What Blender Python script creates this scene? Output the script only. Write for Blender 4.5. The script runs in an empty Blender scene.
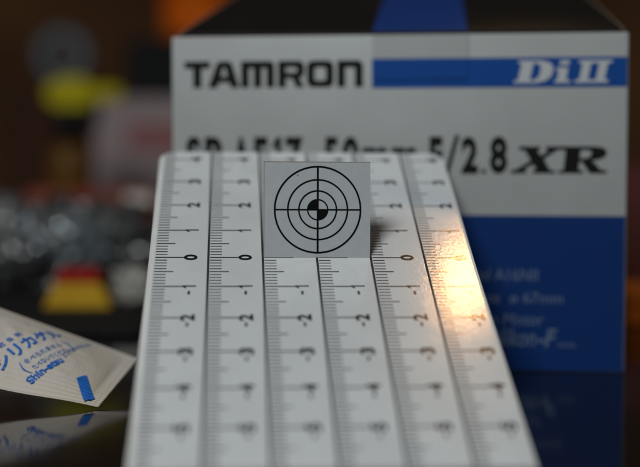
import bpy, bmesh, math, random
from mathutils import Vector, Matrix, noise, Euler

random.seed(7)
sc = bpy.context.scene
COL = sc.collection
S = 0.012                      # one ruler column = 12 mm; all layout below is in columns
PITCH = math.radians(3.5)
CAM_H = 4.866                  # lens height over the table, in columns
F_ = Vector((0, math.cos(PITCH), -math.sin(PITCH)))
U_ = Vector((0, math.sin(PITCH), math.cos(PITCH)))
R_ = Vector((1, 0, 0))

# ------------------------------------------------------------------ camera
cam = bpy.data.cameras.new('camera')
cam.lens = 50.0
cam.sensor_width = 23.6
cam.shift_y = -5.0 / 640.0
cam.clip_start = 0.01
cam.clip_end = 50.0
cam.dof.use_dof = True
cam.dof.focus_distance = 25.02 * S
cam.dof.aperture_fstop = 4.4
camo = bpy.data.objects.new('camera', cam)
camo.location = (0, 0, CAM_H * S)
camo.rotation_euler = (math.radians(90) - PITCH, 0, 0)
COL.objects.link(camo)
sc.camera = camo

# ------------------------------------------------------------------ world and lamps
wd = bpy.data.worlds.new('World')
sc.world = wd
wd.use_nodes = True
bg = wd.node_tree.nodes['Background']
bg.inputs[0].default_value = (0.80, 0.90, 1.0, 1)
bg.inputs[1].default_value = 0.025


def look(o, target):
    o.rotation_euler = (Vector(target) - o.location).to_track_quat('-Z', 'Y').to_euler()


def from_view(x, y, z):        # a direction / offset given along the lens axes
    return R_ * x + U_ * y + F_ * z


BOARD0 = Vector((0, 0, CAM_H)) + from_view(-0.057, -0.564, 25.088)     # middle of the zero line
L = bpy.data.lights.new('room_window_light', 'AREA')
L.shape = 'DISK'
L.size = 0.32
L.energy = 6.5
L.color = (0.94, 0.985, 1.0)
lo = bpy.data.objects.new('room_window_light', L)
lo.location = (BOARD0 + from_view(-0.5, 1.086, -1.26).normalized() * 85) * S
look(lo, BOARD0 * S)
COL.objects.link(lo)

# slope of the ruler board: across, up along it, out of it
bx = (R_ * 0.9979 + U_ * -0.00273 + F_ * 0.06473).normalized()
by = (R_ * -0.05537 + U_ * 0.48295 + F_ * 0.8739)
by = (by - bx * by.dot(bx)).normalized()
bz = bx.cross(by)
GLINT = BOARD0 + bx * 2.68 + by * -0.72          # where the lamp shows as a glint on the coated paper
dv = (GLINT - Vector((0, 0, CAM_H))).normalized()
RV = dv - bz * (2 * dv.dot(bz))
L = bpy.data.lights.new('warm_desk_lamp', 'SPOT')
L.energy = 0.34
L.color = (1.0, 0.50, 0.18)
L.shadow_soft_size = 0.013
L.spot_size = math.radians(9)
L.spot_blend = 1.0
lo = bpy.data.objects.new('warm_desk_lamp', L)
lo.location = (GLINT + RV * 38) * S
look(lo, (GLINT + Vector((0.5, 0.0, 0))) * S)
COL.objects.link(lo)

L = bpy.data.lights.new('side_fill_spot', 'SPOT')  # added fill, brightens the shaded things past the right edge of the lens box
L.energy = 1.2
L.color = (1.0, 0.62, 0.34)
L.shadow_soft_size = 0.03
L.spot_size = math.radians(38)
L.spot_blend = 0.8
lo = bpy.data.objects.new('side_fill_spot', L)
lo.location = Vector((27, 24, 16)) * S
look(lo, Vector((12, 42, 1.5)) * S)
COL.objects.link(lo)

sc.view_settings.view_transform = 'Standard'
sc.view_settings.look = 'None'
sc.view_settings.exposure = 0.0
sc.view_settings.gamma = 1.0
sc.view_settings.use_curve_mapping = False
sc.cycles.use_denoising = True
sc.cycles.max_bounces = 6


# ------------------------------------------------------------------ materials
def mat(name, color, rough=0.5, metal=0.0, spec=0.5, var=0.0, vscale=200.0, bump=0.0, bscale=900.0,
        color2=None, trans=0.0, coat=0.0, stretch=None, rvar=0.0, crough=0.03):
    m = bpy.data.materials.new(name)
    m.use_nodes = True
    nt = m.node_tree
    b = nt.nodes['Principled BSDF']
    b.inputs['Base Color'].default_value = (*color, 1)
    b.inputs['Roughness'].default_value = rough
    b.inputs['Metallic'].default_value = metal
    b.inputs['Specular IOR Level'].default_value = spec
    b.inputs['Transmission Weight'].default_value = trans
    b.inputs['Coat Weight'].default_value = coat
    b.inputs['Coat Roughness'].default_value = crough
    tc = nt.nodes.new('ShaderNodeTexCoord')
    src = tc.outputs['Object']
    if stretch:
        mp = nt.nodes.new('ShaderNodeMapping')
        mp.inputs['Scale'].default_value = stretch
        nt.links.new(src, mp.inputs['Vector'])
        src = mp.outputs['Vector']
    if var > 0 or color2 or rvar > 0:
        n = nt.nodes.new('ShaderNodeTexNoise')
        n.inputs['Scale'].default_value = vscale
        n.inputs['Detail'].default_value = 5
        nt.links.new(src, n.inputs['Vector'])
        if var > 0 or color2:
            r = nt.nodes.new('ShaderNodeValToRGB')
            r.color_ramp.elements[0].position = 0.35
            r.color_ramp.elements[1].position = 0.68
            c2 = color2 or tuple(min(1, c * (1 + var)) for c in color)
            c1 = color if color2 else tuple(c * (1 - var) for c in color)
            r.color_ramp.elements[0].color = (*c1, 1)
            r.color_ramp.elements[1].color = (*c2, 1)
            nt.links.new(n.outputs['Fac'], r.inputs['Fac'])
            nt.links.new(r.outputs['Color'], b.inputs['Base Color'])
        if rvar > 0:
            mr = nt.nodes.new('ShaderNodeMapRange')
            mr.inputs['To Min'].default_value = max(0.0, rough - rvar)
            mr.inputs['To Max'].default_value = rough + rvar
            nt.links.new(n.outputs['Fac'], mr.inputs['Value'])
            nt.links.new(mr.outputs['Result'], b.inputs['Roughness'])
    if bump > 0:
        n2 = nt.nodes.new('ShaderNodeTexNoise')
        n2.inputs['Scale'].default_value = bscale
        n2.inputs['Detail'].default_value = 4
        nt.links.new(src, n2.inputs['Vector'])
        bp = nt.nodes.new('ShaderNodeBump')
        bp.inputs['Strength'].default_value = bump
        bp.inputs['Distance'].default_value = 0.0004
        nt.links.new(n2.outputs['Fac'], bp.inputs['Height'])
        nt.links.new(bp.outputs['Normal'], b.inputs['Normal'])
        nt.links.new(bp.outputs['Normal'], b.inputs['Coat Normal'])
    return m


M = {}
M['table'] = mat('black_lacquer', (0.006, 0.006, 0.007), 0.09, spec=0.27, rvar=0.06, vscale=45)
M['wall'] = mat('brown_wall', (0.24, 0.10, 0.035), 0.9, var=0.3, vscale=6)
M['paper'] = mat('coated_white_paper', (0.71, 0.72, 0.71), 0.27, spec=0.5, var=0.035, vscale=75, bump=0.055, bscale=1500, rvar=0.04, coat=1.0, crough=0.075)
M['rim'] = mat('white_board_edge', (0.72, 0.71, 0.67), 0.5, var=0.04, vscale=150)
M['ink'] = mat('black_print', (0.010, 0.009, 0.010), 0.26, spec=0.45, bump=0.055, bscale=1500, coat=1.0, crough=0.075)
M['cardink'] = mat('matt_black_print', (0.004, 0.004, 0.004), 0.8, spec=0.1)
M['divider'] = mat('dark_groove', (0.03, 0.028, 0.026), 0.6)
M['card'] = mat('grey_card', (0.43, 0.455, 0.465), 0.55, var=0.03, vscale=500, bump=0.05, bscale=2500)
M['card_edge'] = mat('cut_card_edge', (0.25, 0.23, 0.21), 0.8)
M['boxwhite'] = mat('white_carton', (0.39, 0.405, 0.395), 0.42, var=0.03, vscale=90, bump=0.05, bscale=900)
M['boxblue'] = mat('blue_print', (0.004, 0.030, 0.145), 0.55, spec=0.15, var=0.06, vscale=90, bump=0.05, bscale=900)
M['bandblue'] = mat('bright_blue_print', (0.005, 0.062, 0.275), 0.55, spec=0.15, var=0.04, vscale=90)
M['sealblue'] = mat('dull_blue_print', (0.012, 0.045, 0.20), 0.55, spec=0.2, var=0.05, vscale=60)
M['lid'] = mat('black_carton_print', (0.007, 0.007, 0.006), 0.42, var=0.2, vscale=60)
M['kraft'] = mat('cut_carton_edge', (0.22, 0.17, 0.12), 0.8, var=0.15, vscale=400)
M['boxink'] = mat('box_black_print', (0.007, 0.007, 0.006), 0.6, spec=0.15)
M['greyink'] = mat('pale_grey_print', (0.11, 0.16, 0.25), 0.5)
M['whiteink'] = mat('white_print', (0.50, 0.52, 0.52), 0.45)


# ------------------------------------------------------------------ mesh helpers
def link(o, parent=None):
    COL.objects.link(o)
    if parent is not None:
        o.parent = parent
    return o


def mesh_obj(name, verts, faces, m, parent=None, smooth=False):
    me = bpy.data.meshes.new(name)
    me.from_pydata([Vector(v) * S for v in verts], [], faces)
    me.materials.append(m)
    me.update()
    if smooth:
        for p in me.polygons:
            p.use_smooth = True
    return link(bpy.data.objects.new(name, me), parent)


def bm_obj(name, bm, m, parent=None, smooth=False):
    bmesh.ops.scale(bm, vec=(S, S, S), verts=bm.verts)
    me = bpy.data.meshes.new(name)
    bm.to_mesh(me)
    bm.free()
    me.materials.append(m)
    if smooth:
        for p in me.polygons:
            p.use_smooth = True
    return link(bpy.data.objects.new(name, me), parent)


def empty(name, loc, rot=None):
    o = bpy.data.objects.new(name, None)
    o.empty_display_size = 0.005
    o.location = Vector(loc) * S
    if rot is not None:
        o.rotation_euler = rot
    return link(o)


def tag(o, label=None, cat=None, group=None, kind=None):
    if label:
        o['label'] = label
    if cat:
        o['category'] = cat
    if group:
        o['group'] = group
    if kind:
        o['kind'] = kind
    return o


def box_bm(x0, x1, y0, y1, z0, z1, bev=0.0, seg=2):
    bm = bmesh.new()
    bmesh.ops.create_cube(bm, size=1)
    for v in bm.verts:
        v.co = Vector((x0 + (v.co.x + .5) * (x1 - x0), y0 + (v.co.y + .5) * (y1 - y0), z0 + (v.co.z + .5) * (z1 - z0)))
    if bev > 0:
        bmesh.ops.bevel(bm, geom=bm.edges[:], offset=bev, segments=seg, affect='EDGES', profile=0.5)
    return bm


def slab(name, loop, z0, z1, m, parent=None):
    """closed prism over a counter-clockwise loop of (x, y)"""
    n = len(loop)
    v = [(x, y, z0) for x, y in loop] + [(x, y, z1) for x, y in loop]
    f = [tuple(range(n))[::-1], tuple(range(n, 2 * n))]
    for i in range(n):
        j = (i + 1) % n
        f.append((i, j, n + j, n + i))
    return mesh_obj(name, v, f, m, parent)


def lathe(name, prof, m, parent=None, seg=32, cx=0, cy=0, smooth=True):
    v, f = [], []
    for r, z in prof:
        for k in range(seg):
            a = 2 * math.pi * k / seg
            v.append((cx + r * math.cos(a), cy + r * math.sin(a), z))
    for i in range(len(prof) - 1):
        for k in range(seg):
            k2 = (k + 1) % seg
            f.append((i * seg + k, i * seg + k2, (i + 1) * seg + k2, (i + 1) * seg + k))
    f.append(tuple(range(seg))[::-1])
    f.append(tuple((len(prof) - 1) * seg + k for k in range(seg)))
    return mesh_obj(name, v, f, m, parent, smooth)


def text_geo(body, x0, x1, y0, y1, bold=0.0, shear=0.0):
    """glyph outlines of a line of text fitted into a rectangle -> (verts2d, faces)"""
    c = bpy.data.curves.new('tmp', 'FONT')
    c.body = body
    c.offset = bold
    c.shear = shear
    c.resolution_u = 4
    o = bpy.data.objects.new('tmp', c)
    return _flatten(o, c, (x0, x1, y0, y1))


def loops_geo(loops):
    c = bpy.data.curves.new('tmp', 'CURVE')
    c.dimensions = '2D'
    c.fill_mode = 'BOTH'
    for lp in loops:
        sp = c.splines.new('POLY')
        sp.points.add(len(lp) - 1)
        for p, (x, y) in zip(sp.points, lp):
            p.co = (x, y, 0, 1)
        sp.use_cyclic_u = True
    o = bpy.data.objects.new('tmp', c)
    return _flatten(o, c, None)


def _flatten(o, c, fit):
    COL.objects.link(o)
    dg = bpy.context.evaluated_depsgraph_get()
    me = o.evaluated_get(dg).to_mesh()
    v = [(p.co.x, p.co.y) for p in me.vertices]
    f = [tuple(p.vertices) for p in me.polygons]
    # curve fills may face down: turn them up
    out = []
    for p in f:
        a = 0
        for i in range(len(p)):
            x1_, y1_ = v[p[i]]
            x2_, y2_ = v[p[(i + 1) % len(p)]]
            a += x1_ * y2_ - x2_ * y1_
        out.append(p if a > 0 else p[::-1])
    o.evaluated_get(dg).to_mesh_clear()
    bpy.data.objects.remove(o)
    (bpy.data.curves).remove(c)
    if fit and v:
        x0, x1, y0, y1 = fit
        ax, bx = min(p[0] for p in v), max(p[0] for p in v)
        ay, by = min(p[1] for p in v), max(p[1] for p in v)
        v = [(x0 + (p[0] - ax) / (bx - ax) * (x1 - x0), y0 + (p[1] - ay) / (by - ay) * (y1 - y0)) for p in v]
    return v, out


def merge(geos):
    V, Fc = [], []
    for v, f in geos:
        n = len(V)
        V += v
        Fc += [tuple(i + n for i in p) for p in f]
    return V, Fc


def arc(cx, cy, r, a0, a1, n=8):
    return [(cx + r * math.cos(math.radians(a0 + (a1 - a0) * k / n)), cy + r * math.sin(math.radians(a0 + (a1 - a0) * k / n))) for k in range(n + 1)]


def rrect(x0, x1, y0, y1, r, n=5):
    return (arc(x1 - r, y0 + r, r, -90, 0, n) + arc(x1 - r, y1 - r, r, 0, 90, n) +
            arc(x0 + r, y1 - r, r, 90, 180, n) + arc(x0 + r, y0 + r, r, 180, 270, n))


# ================================================================== SETTING
bm = box_bm(-60, 60, 6, 110, -2.0, 0, 0.2)
tag(bm_obj('table', bm, M['table']), 'glossy black lacquered table top mirroring the things on it', 'table', kind='structure')
bm = box_bm(-160, 160, 190, 194, -40, 150)
tag(bm_obj('wall', bm, M['wall']), 'dark brown wall far behind the table', 'wall', kind='structure')

# ================================================================== FOCUS CHART BOARD
BM = Matrix((bx, by, bz)).transposed()
board = empty('focus_chart_board', BOARD0, BM.to_euler())
tag(board, 'long white sloping board of six ruler strips with black numbers leaning on the box', 'focus chart')
SU = 1.026                      # one printed unit, in columns
TOP = 4.37 * SU
XL, XR_ = -3.09, 2.93
# lower end stands on the table
thick = 0.14
BOT = -min((BOARD0 + bx * x + bz * -thick).z for x in (XL, XR_)) / by.z + 0.01
BOT = max(BOT, -6.3 * SU)
rc = 0.32
outline = [(XL, BOT), (XR_, BOT)] + arc(XR_ - rc, TOP - rc, rc, 0, 90, 6) + arc(XL + rc, TOP - rc, rc, 90, 180, 6)
slab('board_core', outline, -thick, 0.0, M['rim'], board)
rci = 0.25
for i in range(6):
    x0 = -3.0 + i + (0.022 if i else 0.0)
    x1 = -3.0 + i + 1 - 0.022 if i < 5 else 2.875
    y1 = TOP - 0.012
    y0 = BOT + 0.012
    lp = [(x0, y0), (x1, y0)]
    lp += arc(x1 - rci, y1 - rci, rci, 0, 90, 6) if i == 5 else [(x1, y1)]
    lp += arc(x0 + rci, y1 - rci, rci, 90, 180, 6) if i == 0 else [(x0, y1)]
    st = slab('ruler_strip', lp, 0.001, 0.030, M['paper'], board)
    V, Fc = [], []
    z = 0.0325
    k = math.ceil((BOT + 0.05) / SU * 10)
    xs = -3.0 + i + 0.03
    while k / 10 * SU < TOP - 0.05:
        y = k / 10 * SU
        ln, w = (0.535, 0.036) if k % 10 == 0 else ((0.345, 0.030) if k % 5 == 0 else (0.215, 0.028))
        xa = xs
        if i == 0 and y > y1 - rci:
            d = y - (y1 - rci)
            xa = max(xs, x0 + rci - math.sqrt(max(0, rci * rci - d * d)) + 0.02)
        n = len(V)
        V += [(xa, y - w / 2, z), (xs + ln, y - w / 2, z), (xs + ln, y + w / 2, z), (xa, y + w / 2, z)]
        Fc.append((n, n + 1, n + 2, n + 3))
        k += 1
    tag(mesh_obj('tick_marks', V, Fc, M['ink'], st), kind='stuff')
    for num in range(-5, 5):
        if num == 0 and i in (2, 3):
            continue                       # under the foot of the card
        hgt, wid = 0.25, 0.20 * SU
        if abs(num) == 1:
            wid = 0.10
        if abs(num) == 1:                 # a stem with a short flag
            v, f = loops_geo([[(-0.010, -hgt / 2), (0.034, -hgt / 2), (0.034, hgt / 2), (-0.004, hgt / 2), (-0.062, hgt / 2 - 0.050), (-0.062, hgt / 2 - 0.088), (-0.010, hgt / 2 - 0.055)]])
        else:
            v, f = text_geo(str(abs(num)), -wid / 2, wid / 2, -hgt / 2, hgt / 2, bold=0.0 if abs(num) == 1 else 0.04)
        if num < 0:
            v2, f2 = [(-0.275, -0.022), (-0.155, -0.022), (-0.155, 0.022), (-0.275, 0.022)], [(0, 1, 2, 3)]
            v, f = merge([(v, f), (v2, f2)])
        # numbers read from the side: turned a quarter turn to the left
        v = [(xs + 0.645 - py, num * SU + px) for px, py in v]
        mesh_obj('numeral', [(x, y, z) for x, y in v], f, M['ink'], st)
for i in range(1, 6):
    x = -3.0 + i
    slab('divider_line', [(x - 0.016, BOT + .012), (x + 0.016, BOT + .012), (x + 0.016, TOP - .012), (x - 0.016, TOP - .012)], 0.001, 0.022, M['divider'], board)

# ================================================================== TARGET CARD
cz = Vector((0, 0, 1))
cu = U_ - bx * U_.dot(bx)
cu.normalize()
cn = bx.cross(cu)              # towards the lens is -(forward)
CM = Matrix((bx, cu, cn)).transposed()
card = empty('target_card', BOARD0 + bz * 0.036, CM.to_euler())
tag(card, 'small square grey card with black ring target standing on the ruler board', 'target card')
CW0, CW1, CHT = -0.985, 0.985, 1.765
slab('card_sheet', [(CW0, 0), (CW1, 0), (CW1, CHT), (CW0, CHT)], -0.03, 0.0, M['card'], card)
# cut edges, just proud of the sheet
for lp in ([(CW0 - .004, 0.0), (CW0 + .010, 0.0), (CW0 + .010, CHT), (CW0 - .004, CHT)],
           [(CW0 - .004, CHT - .008), (CW1 + .003, CHT - .008), (CW1 + .003, CHT + .004), (CW0 - .004, CHT + .004)]):
    slab('cut_edge', lp, -0.032, 0.0025, M['card_edge'], card)
# folded foot that holds it up, lying on the board behind
fm = CM.inverted() @ BM
foot = [(x, y, z) for z in (0.002, 0.02) for x, y in ((CW0 + .1, .05), (CW1 - .1, .05), (CW1 - .2, .5), (CW0 + .2, .5))]
foot = [tuple(fm @ Vector(p)) for p in foot]
mesh_obj('foot_flap', foot, [(3, 2, 1, 0), (4, 5, 6, 7), (0, 1, 5, 4), (1, 2, 6, 5), (2, 3, 7, 6), (3, 0, 4, 7)], M['card'], card)
tc_x, tc_y = 0.010, 0.880


def ring(r, w, n=72):
    v, f = [], []
    for k in range(n):
        a = 2 * math.pi * k / n
        for q in (r - w / 2, r + w / 2):
            v.append((tc_x + q * math.cos(a), tc_y + q * math.sin(a)))
    for k in range(n):
        a, b = 2 * k, 2 * ((k + 1) % n)
        f.append((a, a + 1, b + 1, b))
    return v, f


for r, w in ((0.795, 0.034), (0.553, 0.031), (0.348, 0.030), (0.186, 0.026)):
    v, f = ring(r, w)
    mesh_obj('ring', [(x, y, 0.0035) for x, y in v], f, M['cardink'], card)
v, f = [], []
for (x0, x1, y0, y1) in ((-.79, .79, -.014, .014), (-.018, .018, -.79, .79)):
    n = len(v)
    v += [(tc_x + x0, tc_y + y0), (tc_x + x1, tc_y + y0), (tc_x + x1, tc_y + y1), (tc_x + x0, tc_y + y1)]
    f.append((n, n + 1, n + 2, n + 3))
mesh_obj('cross_line', [(x, y, 0.0045) for x, y in v[:4]], [(0, 1, 2, 3)], M['cardink'], card)
mesh_obj('cross_line', [(x, y, 0.0050) for x, y in v[4:]], [(0, 1, 2, 3)], M['cardink'], card)
for a0 in (90, 270):
    lp = [(tc_x, tc_y)] + arc(tc_x, tc_y, 0.186, a0, a0 + 90, 12)
    mesh_obj('black_quadrant', [(x, y, 0.0040) for x, y in lp], [tuple(range(len(lp)))], M['cardink'], card)
lp = arc(tc_x - .37, tc_y + .635, 0.011, 0, 360, 8)[:-1]
mesh_obj('ink_speck', [(x, y, 0.0035) for x, y in lp], [tuple(range(8))], M['cardink'], card)

# ================================================================== LENS BOX
k_ = 29.0 / 28.8
YAW = math.radians(8)
r = R_ * ((624.5 - 320) / 1356.0) - U_ * ((373.5 - 228.5) / 1356.0) + F_
BR = Vector((0, 0, CAM_H)) + r * 29.0
BR.z = 0.0
boxo = empty('lens_box', BR, (0, 0, -YAW))
tag(boxo, 'white and blue camera lens carton with black lid standing behind the ruler board', 'lens box')
BWD, BHT, BDP = 9.82 * k_, 7.205 * k_, 7.0


def bxp(a, b):
    return a * k_, b * k_


bm_obj('carton', box_bm(-BWD, 0, 0.004, BDP, 0.0, BHT, 0.045, 3), M['boxwhite'], boxo, True)


def front(name, geo, m, parent, depth=0.010):
    """print lying on the carton front; geo in front coordinates"""
    v, f = geo
    return mesh_obj(name, [(x * k_, -depth, y * k_) for x, y in v], [p for p in f], m, parent)


def fpanel(name, a0, a1, b0, b1, m, d0=0.0, d1=0.006):
    return bm_obj(name, box_bm(a0 * k_, a1 * k_, -d1, 0.02, b0 * k_, b1 * k_), m, boxo)


fpanel('blue_panel', -9.79, -0.03, 0.03, 3.345, M['boxblue'])
fpanel('blue_band', -5.40, -0.03, 6.068, 6.692, M['bandblue'])
bm_obj('side_blue_panel', box_bm(-0.03, 0.006, 0.06, BDP - .06, 0.03, 3.345 * k_), M['boxblue'], boxo)
bm_obj('side_blue_band', box_bm(-0.03, 0.006, 0.06, BDP - .06, 6.068 * k_, 6.692 * k_), M['bandblue'], boxo)

# lid: stands ajar, hinged on the front edge, rising towards the back
lid_rot = math.radians(13.5)
LM = Matrix.Translation(Vector((0, 0.03, BHT + 0.012)) * S) @ Matrix.Rotation(lid_rot, 4, 'X')
lid = bm_obj('lid', box_bm(-BWD + .20, -0.13, 0.02, BDP + .2, 0.0, 0.06, 0.01, 1), M['lid'], boxo)
lid.matrix_local = LM
for x0, x1 in ((-BWD + .165, -BWD + .198), (-0.128, -0.10)):
    bm_obj('cut_edge', box_bm(x0, x1, 0.02, BDP + .2, 0.0, 0.064), M['kraft'], lid)
bm_obj('seal_top', box_bm(-5.40 * k_, -3.36 * k_, 0.03, 7.0, 0.055, 0.075), M['sealblue'], lid)
for o in [lid] + list(lid.children):      # the flap tapers towards its free end
    for v in o.data.vertices:
        v.co.x -= 0.093 * v.co.y * (v.co.x / S + BWD) / BWD
# seal tab coming over the front edge


def tabpart(name, b0, b1, m, round_low):
    x0, x1 = -5.40 * k_, -3.35 * k_
    b0 *= k_
    b1 *= k_
    lp = ([(x1 - 0.0, b1), (x0, b1)] + arc(x0 + .09, b0 + .09, .09, 180, 270, 4) + arc(x1 - .09, b0 + .09, .09, -90, 0, 4)) if round_low \
        else [(x1, b1), (x0, b1), (x0, b0), (x1, b0)]
    n = len(lp)
    v = [(x, -0.010, y) for x, y in lp] + [(x, -0.034, y) for x, y in lp]
    f = [tuple(range(n))[::-1], tuple(range(n, 2 * n))]
    for i in range(n):
        j = (i + 1) % n
        f.append((i, j, n + j, n + i))
    o = mesh_obj(name, v, f, m, boxo)
    b = bmesh.new()
    b.from_mesh(o.data)
    bmesh.ops.recalc_face_normals(b, faces=b.faces)
    b.to_mesh(o.data)
    b.free()
    return o


tabpart('seal_tab', 6.692, 7.20, M['boxwhite'], False)
tabpart('seal_tab', 6.245, 6.690, M['bandblue'], True)


# --- heavy square display lettering, drawn by hand; cells are 1 x 1
def cell(loops, x0, x1, y0, y1, shear=0.0):
    return loops_geo([[(x0 + (x + shear * y) * (x1 - x0), y0 + y * (y1 - y0)) for x, y in lp] for lp in loops])


T = [[(0, .74), (0, 1), (1, 1), (1, .74), (.66, .74), (.66, 0), (.34, 0), (.34, .74)]]
A = [[(0, 0), (.27, .9), (.36, 1), (.68, 1), (.77, .9), (1, 0), (.72, 0), (.67, .2), (.35, .2), (.29, 0)],
     [(.41, .42), (.61, .42), (.55, .76), (.47, .76)]]
Mm = [[(0, 0), (0, 1), (.88, 1), (.97, .95), (1, .84), (1, 0), (.76, 0), (.76, .74), (.62, .74), (.62, 0), (.38, 0), (.38, .74), (.24, .74), (.24, 0)]]
Rr = [[(0, 0), (0, 1), (.82, 1), (.95, .93), (1, .8), (1, .55), (.94, .42), (.82, .36), (1, 0), (.69, 0), (.54, .34), (.30, .34), (.30, 0)],
      [(.30, .56), (.68, .56), (.72, .60), (.72, .72), (.68, .76), (.30, .76)]]
Oo = [[(0, .2), (.06, .06), (.2, 0), (.8, 0), (.94, .06), (1, .2), (1, .8), (.94, .94), (.8, 1), (.2, 1), (.06, .94), (0, .8)],
      [(.29, .3), (.29, .7), (.34, .75), (.66, .75), (.71, .7), (.71, .3), (.66, .25), (.34, .25)]]
Nn = [[(0, 0), (0, 1), (.8, 1), (.94, .95), (1, .82), (1, 0), (.69, 0), (.69, .74), (.31, .74), (.31, 0)]]


def px(x):
    # column on the carton front, foreshortened by its 8 degree turn
    t = (x - 320.0) / 1356.0
    return (t * 28.8 - 6.467) / (math.cos(YAW) + t * math.sin(YAW))


gs = []
for lp, x0, x1 in ((T, 186.3, 211.5), (A, 209.5, 240.5), (Mm, 242, 275), (Rr, 278.5, 304.5), (Oo, 307, 333.5), (Nn, 337, 362.3)):
    gs.append(cell(lp, px(x0), px(x1), 6.095, 6.665))
front('maker_lettering', merge(gs), M['boxink'], boxo)
# --- lens name, tall condensed figures
gs = []
for s_, x0, x1, b0, b1, bo in (('S', 187.5, 202, 4.2, 5.03, .05), ('P', 206, 223, 4.2, 5.02, .05), ('A', 233, 251, 4.2, 5.02, .045),
                               ('F', 255, 268, 4.2, 5.02, .05), ('1', 273, 281.5, 4.2, 5.02, .045), ('7', 286, 303, 4.2, 5.02, .045),
                               ('-', 308, 320, 4.52, 4.62, .0), ('5', 324, 338, 4.2, 5.02, .045), ('0', 342, 358.5, 4.2, 5.03, .045),
                               ('m', 362, 388, 4.2, 4.80, .04), ('m', 391, 417, 4.2, 4.80, .04), ('F', 428.5, 441, 4.2, 5.025, .05),
                               ('/', 442, 458, 4.12, 5.06, .0), ('2', 460, 476.5, 4.235, 5.02, .045), ('.', 480, 484.5, 4.235, 4.335, .0),
                               ('8', 488, 505.5, 4.235, 5.03, .045)):
    if s_ == '1':
        gs.append(cell([[(.45, 0), (1, 0), (1, 1), (.55, 1), (0, .82), (0, .68), (.45, .80)]], px(x0), px(x1), b0, b1))
    else:
        gs.append(text_geo(s_, px(x0), px(x1), b0, b1, bold=bo))
front('model_lettering', merge(gs), M['boxink'], boxo)
# --- wide slanted heavy serif letters
Xx = [[(.02, .88), (.02, 1), (.50, 1), (.50, .9), (.44, .88), (.54, .66), (.70, .86), (.62, .9), (.62, 1), (.98, 1), (.98, .9), (.88, .86),
       (.62, .54), (.80, .12), (.92, .10), (.92, 0), (.42, 0), (.42, .1), (.49, .13), (.40, .34), (.20, .13), (.28, .1), (.28, 0), (-.08, 0), (-.08, .1), (.04, .14), (.33, .47), (.16, .85)]]
Rx = [[(.0, .88), (.0, 1), (.72, 1), (.90, .95), (.98, .80), (.95, .62), (.84, .53), (.66, .48), (.74, .40), (.88, .14), (1.02, .1), (1.02, 0), (.66, 0),
       (.50, .36), (.46, .44), (.42, .44), (.42, .12), (.52, .1), (.52, 0), (.0, 0), (.0, .1), (.10, .12), (.10, .87)],
      [(.42, .55), (.56, .56), (.64, .64), (.66, .78), (.60, .87), (.42, .88)]]
gs = [cell(Xx, px(512), px(556), 4.25, 4.815, 0.10), cell(Rx, px(556), px(603), 4.25, 4.815, 0.06)]
front('letters_x_r', merge(gs), M['boxink'], boxo)
Dd = [[(.0, 0), (.0, .1), (.1, .12), (.1, .88), (.0, .9), (.0, 1), (.62, 1), (.88, .9), (1, .66), (1, .34), (.88, .1), (.62, 0)],
      [(.42, .12), (.56, .13), (.66, .3), (.66, .7), (.56, .87), (.42, .88)]]
Ii = [[(.0, 0), (.0, .1), (.16, .12), (.16, .56), (.0, .58), (.0, .68), (.72, .68), (.72, .12), (1, .1), (1, 0)],
      [(.18, .80), (.18, 1), (.76, 1), (.76, .80)]]
II2 = [[(.0, 0), (.0, .12), (.12, .13), (.12, .87), (.0, .88), (.0, 1), (1, 1), (1, .88), (.88, .87), (.88, .13), (1, .12), (1, 0)],
       [(.38, .13), (.62, .13), (.62, .87), (.38, .87)]]
gs = [cell(Dd, px(511), px(547), 6.155, 6.625, .14), cell(Ii, px(551), px(567), 6.155, 6.625, .2), cell(II2, px(571), px(604), 6.155, 6.625, .14)]
front('series_lettering', merge(gs), M['whiteink'], boxo)
# --- small grey lines on the blue panel
gs = [text_geo('Model A16NII', -3.62, -1.84, 1.95, 2.20), text_geo('Filter Size  ø 67mm', -3.95, -1.31, 1.46, 1.70),
      text_geo('Built-in Motor', -3.62, -1.70, 1.00, 1.24, shear=.2), text_geo('Nikon', -2.80, -1.87, .54, .92, bold=.008, shear=.2),
      text_geo('-F', -1.83, -1.42, .54, .92, bold=.02, shear=.25), text_geo('mount', -1.40, -1.03, .54, .64), text_geo('for', -3.2, -2.95, .54, .8, shear=.2)]
front('small_lettering', merge(gs), M['greyink'], boxo)


# ================================================================== SILICA GEL SACHET
def fibre_mat():
    m = mat('fibre_paper', (0.60, 0.51, 0.41), 0.8, spec=0.15, color2=(0.59, 0.55, 0.50), vscale=45)
    nt = m.node_tree
    b = nt.nodes['Principled BSDF']
    tc = [n for n in nt.nodes if n.type == 'TEX_COORD'][0]
    mp = nt.nodes.new('ShaderNodeMapping')
    mp.inputs['Scale'].default_value = (300, 2600, 600)
    mp.inputs['Rotation'].default_value = (0, 0, 0.35)
    nt.links.new(tc.outputs['Object'], mp.inputs['Vector'])
    n = nt.nodes.new('ShaderNodeTexNoise')
    n.inputs['Scale'].default_value = 1.0
    n.inputs['Detail'].default_value = 3
    nt.links.new(mp.outputs['Vector'], n.inputs['Vector'])
    bp = nt.nodes.new('ShaderNodeBump')
    bp.inputs['Strength'].default_value = 0.35
    bp.inputs['Distance'].default_value = 0.0003
    nt.links.new(n.outputs['Fac'], bp.inputs['Height'])
    nt.links.new(bp.outputs['Normal'], b.inputs['Normal'])
    return m


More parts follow.
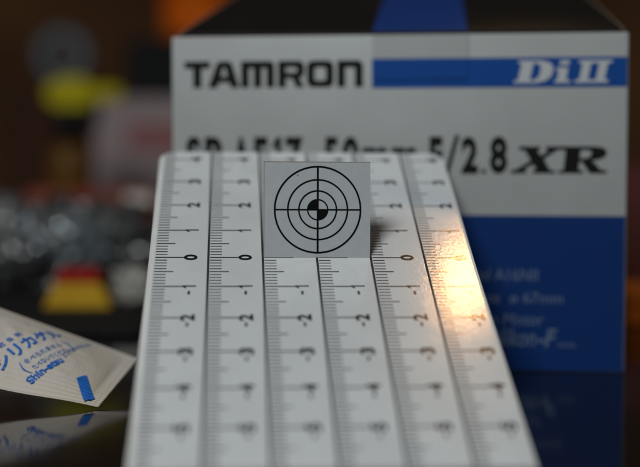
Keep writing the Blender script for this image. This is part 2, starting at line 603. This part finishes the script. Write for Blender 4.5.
M['fibre'] = fibre_mat()
M['blueink'] = mat('blue_sachet_print', (0.012, 0.13, 0.50), 0.6, var=0.12, vscale=700)
SC = Vector((-4.10, 24.85, 0.03))                     # corner touching the table
e1 = Vector((0.40, 2.5, 0.50)).normalized()           # along one edge, away from the lens
e2 = Vector((-1.9, 0.30, 0.32))
e2 = (e2 - e1 * e2.dot(e1)).normalized()              # along the near edge, out to the left
e3 = e1.cross(e2)
SL, SW = 2.6, 4.4
SMx = Matrix((e1, e2, e3)).transposed()
sach = empty('silica_gel_sachet', SC, SMx.to_euler())
tag(sach, 'white fibre paper drying-agent sachet with blue Japanese print, propped on its corner', 'sachet')


def puff(a, b):
    """height of the upper skin over the seam plane at (a, b)"""
    sa = min(max((a - 0.08) / (SL - 0.16), 0), 1)
    sb = min(max((b - 0.25) / (SW - 0.5), 0), 1)
    h = 0.38 * (math.sin(math.pi * sa) ** 0.85) * (math.sin(math.pi * sb) ** 0.70)
    w = noise.noise(Vector((a * 1.3, b * 1.1, 3.7)))
    w2 = noise.noise(Vector((a * 3.2, b * 3.6, 8.1)))
    w3 = noise.noise(Vector((a * 8.0, b * 8.0, 1.3)))
    return h * (1 + 0.10 * w) + (0.020 * w2 + 0.011 * w3) * min(1, h * 3)


def ribs(a, b):                 # crimped seals along two edges
    return 0.008 * (math.sin(a * 62) * max(0, min(1, (0.62 - a) * 5)) + math.sin(b * 62) * 0.6 * max(0, min(1, (0.22 - b) * 12)))


def droop(a, b):                # the whole packet is twisted: the far left corner is lifted
    return 0.18 * a / SL * min(b, 3.0) + 0.012 * math.sin(b * 3.0) * (1 - a / SL) + ribs(a, b)


NA, NB = 120, 150
V, Fc = [], []
for i in range(NA + 1):
    for j in range(NB + 1):
        a, b = SL * i / NA, SW * j / NB
        V.append((a, b, droop(a, b) + puff(a, b) + 0.012))
nt_ = len(V)
for i in range(NA + 1):
    for j in range(NB + 1):
        a, b = SL * i / NA, SW * j / NB
        V.append((a, b, droop(a, b) - 0.10 * puff(a, b) - 0.006))
for i in range(NA):
    for j in range(NB):
        p = i * (NB + 1) + j
        q = p + NB + 1
        Fc.append((p, q, q + 1, p + 1))
        Fc.append((nt_ + p, nt_ + p + 1, nt_ + q + 1, nt_ + q))
for i in range(NA):
    p, q = i * (NB + 1), (i + 1) * (NB + 1)
    Fc.append((p, nt_ + p, nt_ + q, q))
    p += NB
    q += NB
    Fc.append((p, q, nt_ + q, nt_ + p))
for j in range(NB):
    p = j
    Fc.append((p, p + 1, nt_ + p + 1, nt_ + p))
    p = NA * (NB + 1) + j
    Fc.append((p, nt_ + p, nt_ + p + 1, p + 1))
mesh_obj('packet', V, Fc, M['fibre'], sach, True)


def wrap(name, geo, lift=0.018):
    v, f = geo
    bm = bmesh.new()
    vs = [bm.verts.new((x, y, 0)) for x, y in v]
    for p in f:
        try:
            bm.faces.new([vs[i] for i in p])
        except ValueError:
            pass
    bmesh.ops.triangulate(bm, faces=bm.faces[:])
    for _ in range(4):
        ed = [e for e in bm.edges if e.calc_length() > 0.05]
        if not ed:
            break
        bmesh.ops.subdivide_edges(bm, edges=ed, cuts=1, use_grid_fill=False)
        bmesh.ops.triangulate(bm, faces=bm.faces[:])
    for w in bm.verts:
        a, b = w.co.x, w.co.y
        w.co.z = droop(a, b) + puff(a, b) + 0.012 + lift
    bmesh.ops.recalc_face_normals(bm, faces=bm.faces[:])
    return bm_obj(name, bm, M['blueink'], sach)


def tline(body, A, B, h, bold=0.0, shear=0.0, center=False):
    """a line of print from A to B on the packet, h tall"""
    A, B = Vector(A), Vector(B)
    d = B - A
    ln = d.length
    d.normalize()
    nrm = Vector((-d.y, d.x))
    v, f = text_geo(body, 0, ln, -h / 2 if center else 0, h / 2 if center else h, bold=bold, shear=shear)
    return [tuple(A + d * x + nrm * y) for x, y in v], f


wrap('title_lettering', tline('シリカゲル', (0.36, 2.16), (2.05, 1.53), 0.33, 0.035, center=True))
wrap('small_title_lettering', tline('食  品  乾  燥  剤', (0.36, 2.47), (1.36, 2.08), 0.13, 0.01, center=True))
wrap('warning_lettering', merge([tline('食べられません', (0.62, 1.695), (1.50, 1.31), 0.13, 0.008, center=True),
                                 tline('たべないでください', (0.56, 1.50), (1.46, 1.10), 0.13, 0.008, center=True),
                                 tline('(', (0.46, 1.65), (0.53, 1.62), 0.36, center=True), tline(')', (1.56, 1.19), (1.63, 1.16), 0.36, center=True)]))
wrap('maker_lettering', tline('Shin-etsu', (0.20, 1.38), (1.0, 1.03), 0.18, 0.035))
wrap('small_lettering', tline('(C) TAIWAN 2001', (1.13, 1.04), (2.25, 0.86), 0.12, 0.0))
wrap('print_mark', ([(0.05, 0.30), (0.24, 0.15), (0.88, 0.54), (0.66, 0.67)], [(0, 1, 2, 3)]), 0.030)

# ================================================================== THINGS FURTHER BACK ON THE TABLE
M['foil'] = mat('grey_shielding_film', (0.17, 0.168, 0.165), 0.24, metal=0.45, var=0.6, vscale=40, bump=0.3, bscale=160, coat=0.6)
M['clear'] = mat('crumpled_film', (0.42, 0.40, 0.36), 0.2, metal=0.1, var=0.5, vscale=120, coat=0.8)
M['yellow'] = mat('yellow_print', (0.47, 0.265, 0.012), 0.6, spec=0.15, var=0.08, vscale=60)
M['red'] = mat('red_print', (0.30, 0.008, 0.006), 0.6, spec=0.15, var=0.08, vscale=60)
M['redbrown'] = mat('red_brown_carton', (0.26, 0.065, 0.040), 0.7, spec=0.15, var=0.2, vscale=40)
M['label'] = mat('white_label', (0.72, 0.66, 0.60), 0.5, var=0.05, vscale=80)
M['pinkwhite'] = mat('pinkish_white_carton', (0.33, 0.25, 0.25), 0.7, var=0.06, vscale=30)
M['pinkred'] = mat('faded_red_print', (0.29, 0.10, 0.095), 0.7, var=0.08, vscale=30)
M['amber'] = mat('amber_plastic', (0.15, 0.065, 0.006), 0.4, spec=0.2, var=0.2, vscale=30)
M['blackplastic'] = mat('black_plastic', (0.006, 0.006, 0.006), 0.7, spec=0.2, var=0.2, vscale=30)
M['sprayyellow'] = mat('yellow_plastic', (0.46, 0.38, 0.004), 0.6, spec=0.12, var=0.05, vscale=30)
M['tape'] = mat('blue_grey_tape', (0.10, 0.15, 0.18), 0.3, var=0.15, vscale=40, coat=0.5)
M['darkbrown'] = mat('dark_brown_carton', (0.060, 0.024, 0.013), 0.8, spec=0.15, var=0.2, vscale=20)
M['orange'] = mat('orange_tin_paint', (0.70, 0.12, 0.003), 0.6, spec=0.12, var=0.08, vscale=30)
M['darkred'] = mat('dark_red_carton', (0.045, 0.002, 0.002), 0.7, var=0.15, vscale=30)
M['orangebrown'] = mat('amber_carton', (0.75, 0.26, 0.02), 0.5, var=0.12, vscale=40)


def crumple(name, cx, cy, rx, ry, h, m, parent, seed, nu=110, nv=60, amp=0.30, freq=1.0, fold=False):
    """creased closed bag of film resting on the table"""
    V, Fc = [], []
    off = Vector((seed * 7.3, seed * 3.1, seed * 1.7))
    for i in range(nv + 1):
        t = math.pi * i / nv
        for j in range(nu):
            a = 2 * math.pi * j / nu
            d = Vector((math.sin(t) * math.cos(a), math.sin(t) * math.sin(a), math.cos(t)))
            e = 0.75
            q = Vector([math.copysign(abs(c) ** e, c) for c in d])
            p = Vector((q.x * rx, q.y * ry, q.z * h * 0.5))
            g = Vector((p.x * 0.55 + p.z * 0.45, p.y * 0.8, p.z * 0.95 - p.x * 0.25)) if fold else p
            dist = noise.voronoi(g * freq + off)[0]
            c = (dist[1] - dist[0])                         # creases where two cells meet
            k = 1.0 + amp * (c - 0.35) + 0.5 * amp * noise.noise(p * 0.7 * freq + off) + 0.25 * amp * noise.noise(p * 2.6 * freq + off)
            p = Vector((p.x * k, p.y * k, p.z * k))
            z = max(p.z + h * 0.46, 0.006) + 0.24
            V.append((cx + p.x, cy + p.y, z))
    for i in range(nv):
        for j in range(nu):
            j2 = (j + 1) % nu
            Fc.append((i * nu + j, (i + 1) * nu + j, (i + 1) * nu + j2, i * nu + j2))
    o = mesh_obj(name, V, Fc, m, parent, fold)
    b = bmesh.new()
    b.from_mesh(o.data)
    bmesh.ops.remove_doubles(b, verts=b.verts, dist=1e-6)
    bmesh.ops.recalc_face_normals(b, faces=b.faces[:])
    b.to_mesh(o.data)
    b.free()
    return o


M['bluefilm'] = mat('bluish_clear_film', (0.20, 0.235, 0.25), 0.16, metal=0.35, var=0.6, vscale=90, coat=1.0)
o = empty('plastic_bag', (-8.7, 44.6, 0))
crumple('bag_film', 0, 0, 3.6, 2.5, 3.0, M['foil'], o, 1.0, 190, 100, amp=0.36, freq=1.25, fold=True)
tw = crumple('glint_film', 0, 0, 0.85, 0.75, 1.75, M['bluefilm'], o, 3.0, 70, 40, amp=0.5, freq=2.2)  # pale bluish clumps added to stand in for glints on the bag
tw.location = Vector((1.35, -2.55, 0.75)) * S
tw = crumple('glint_film', 0, 0, 0.34, 0.5, 1.5, M['bluefilm'], o, 5.0, 50, 30, amp=0.5, freq=2.6)
tw.location = Vector((0.30, -2.45, 1.20)) * S
tw.rotation_euler = (0, math.radians(-32), 0)
tag(o, 'crumpled shiny dark grey plastic bag lying behind the white sachet', 'plastic bag')
o = crumple('crumpled_wrapper', -5.45, 39.4, 0.62, 0.6, 1.15, M['clear'], None, 2.0, 60, 34, 0.40, 2.4)
tag(o, 'small crumpled pale film wrapper between the yellow pot and the ruler board', 'wrapper')

o = bm_obj('added_dark_pad', box_bm(-16, -4.55, 34.2, 49.5, 0, 0.24, 0.09, 3), mat('black_felt', (0.012, 0.011, 0.010), 0.85, spec=0.2, var=0.3, vscale=300, bump=0.4, bscale=2500))  # added dark sheet, keeps the yellow tub from mirroring in the table
tag(o, 'flat black pad added under the grey bag and the yellow tub to hide table reflections', 'pad')
pot = empty('yellow_pot', (-6.9, 38.9, 0.242))
tag(pot, 'small yellow tapered tub with red top band in front of the grey bag', 'tub')


def frustum(name, w0, w1, d0, d1, z0, z1, m, parent, bev=0.05):
    bm = bmesh.new()
    bmesh.ops.create_cube(bm, size=1)
    for v in bm.verts:
        t = v.co.z + .5
        v.co = Vector((v.co.x * (w0 + (w1 - w0) * t), v.co.y * (d0 + (d1 - d0) * t), z0 + (z1 - z0) * t))
    bmesh.ops.bevel(bm, geom=bm.edges[:], offset=bev, segments=2, affect='EDGES', profile=0.5)
    return bm_obj(name, bm, m, parent)


frustum('tub_body', 1.95, 1.32, 1.3, 1.1, 0.0, 0.72, M['yellow'], pot)
frustum('top_band', 1.30, 1.12, 1.08, 1.0, 0.725, 1.10, M['red'], pot)

rb = empty('red_brown_carton', (-8.7, 52, 0))
tag(rb, 'low red-brown carton with a pale label standing behind the grey bag', 'carton')
bm_obj('carton', box_bm(-2.6, 2.35, 0, 3.0, 0, 3.14, 0.06), M['redbrown'], rb)
bm_obj('red_label', box_bm(-0.50, 0.18, -0.012, 0.02, 2.55, 3.02), M['red'], rb)
bm_obj('white_label', box_bm(1.22, 2.25, -0.012, 0.02, 2.50, 3.02), M['label'], rb)

pk = empty('pale_carton', (-9.0, 68, 0))
tag(pk, 'pinkish white carton with faded red panel behind the left edge of the lens box', 'carton')
bm_obj('carton', box_bm(-2.3, 3.2, 0, 4.0, 0, 7.25, 0.08), M['pinkwhite'], pk)
bm_obj('red_panel', box_bm(-0.6, 3.1, -0.012, 0.02, 4.6, 5.95), M['pinkred'], pk)

sp = empty('spray_bottle', (-11.05, 60, 0))
tag(sp, 'amber spray bottle with black collar and yellow trigger head in the left background', 'spray bottle')
lathe('bottle_body', [(0.85, 0.0), (0.95, 0.12), (0.95, 3.9), (0.85, 4.5), (0.55, 4.95)], M['amber'], sp)
lathe('collar', [(0.62, 4.96), (0.66, 5.05), (0.66, 6.4), (0.6, 6.5)], M['blackplastic'], sp)
hp = arc(-0.35, 0.62, 0.62, 90, 270, 8) + arc(0.7, 0.35, 0.35, -90, 0, 4) + arc(2.0, 0.62, 0.36, -90, 90, 8) + arc(0.5, 0.94, 0.42, 0, 90, 4) + [(-0.2, 1.30)]
hd = slab('trigger_head', hp, -0.5, 0.5, M['sprayyellow'], sp)
hd.rotation_euler = (math.radians(90), 0, 0)
hd.location = Vector((0, 0, 6.52)) * S
tr = slab('trigger', [(0.95, -1.0), (1.15, -1.05), (1.35, 0.0), (1.3, 0.30), (1.0, 0.30)], -0.2, 0.2, M['blackplastic'], sp)
tr.rotation_euler = (math.radians(90), 0, 0)
tr.location = Vector((0, 0, 6.52)) * S

o = bm_obj('tall_brown_carton', box_bm(-19, -12.6, 79, 84, 0, 8.7, 0.1), M['darkbrown'])
tag(o, 'tall dark brown carton under the tape roll in the left background', 'carton')
tp = empty('tape_roll', (-15.2, 81, 8.7))
tag(tp, 'blue-grey roll of tape standing upright above the yellow spray head', 'tape roll')


def tube_ring(name, r0, r1, w, m, parent, zc):
    V, Fc = [], []
    n = 48
    for k in range(n):
        a = 2 * math.pi * k / n
        for rr, yy in ((r0, -w), (r1, -w), (r1, w), (r0, w)):
            V.append((rr * math.cos(a), yy, zc + rr * math.sin(a)))
    for k in range(n):
        b, c = 4 * k, 4 * ((k + 1) % n)
        for q in range(4):
            Fc.append((b + q, c + q, c + (q + 1) % 4, b + (q + 1) % 4))
    return mesh_obj(name, V, Fc, m, parent)


tube_ring('tape', 0.90, 1.50, 0.55, M['tape'], tp, 1.50)
tube_ring('core', 0.80, 0.895, 0.57, M['darkbrown'], tp, 1.50)

o = bm_obj('tall_black_carton', box_bm(-10.7, -3.0, 75, 80, 0, 10.75, 0.1), M['blackplastic'])
tag(o, 'tall black carton behind the lens box, carrying the orange tin', 'carton')
tn = empty('orange_tin', (-6.9, 77.3, 10.75))
tag(tn, 'round orange tin on the black carton above the top left of the lens box', 'tin')
lathe('tin_body', [(1.7, 0.0), (1.95, 0.15), (2.0, 0.5), (2.0, 2.5)], M['orange'], tn)
lathe('tin_lid', [(2.06, 2.51), (2.06, 3.0), (1.95, 3.1), (1.2, 3.15)], M['orange'], tn)

o = bm_obj('dark_red_carton', box_bm(10.0, 15.5, 46, 50, 0, 4.2, 0.08), M['darkred'])
tag(o, 'dark red carton in the shade behind the right edge of the lens box', 'carton')
ab = empty('amber_case', (10.4, 36.2, 0))
tag(ab, 'flat amber case on the table beside the right edge of the lens box', 'case')
bm_obj('case_base', box_bm(-2.2, 3.0, 0, 3.0, 0, 0.52, 0.06), M['orangebrown'], ab)
bm_obj('case_lid', box_bm(-2.2, 3.0, 0, 3.0, 0.535, 0.92, 0.06), M['orangebrown'], ab)
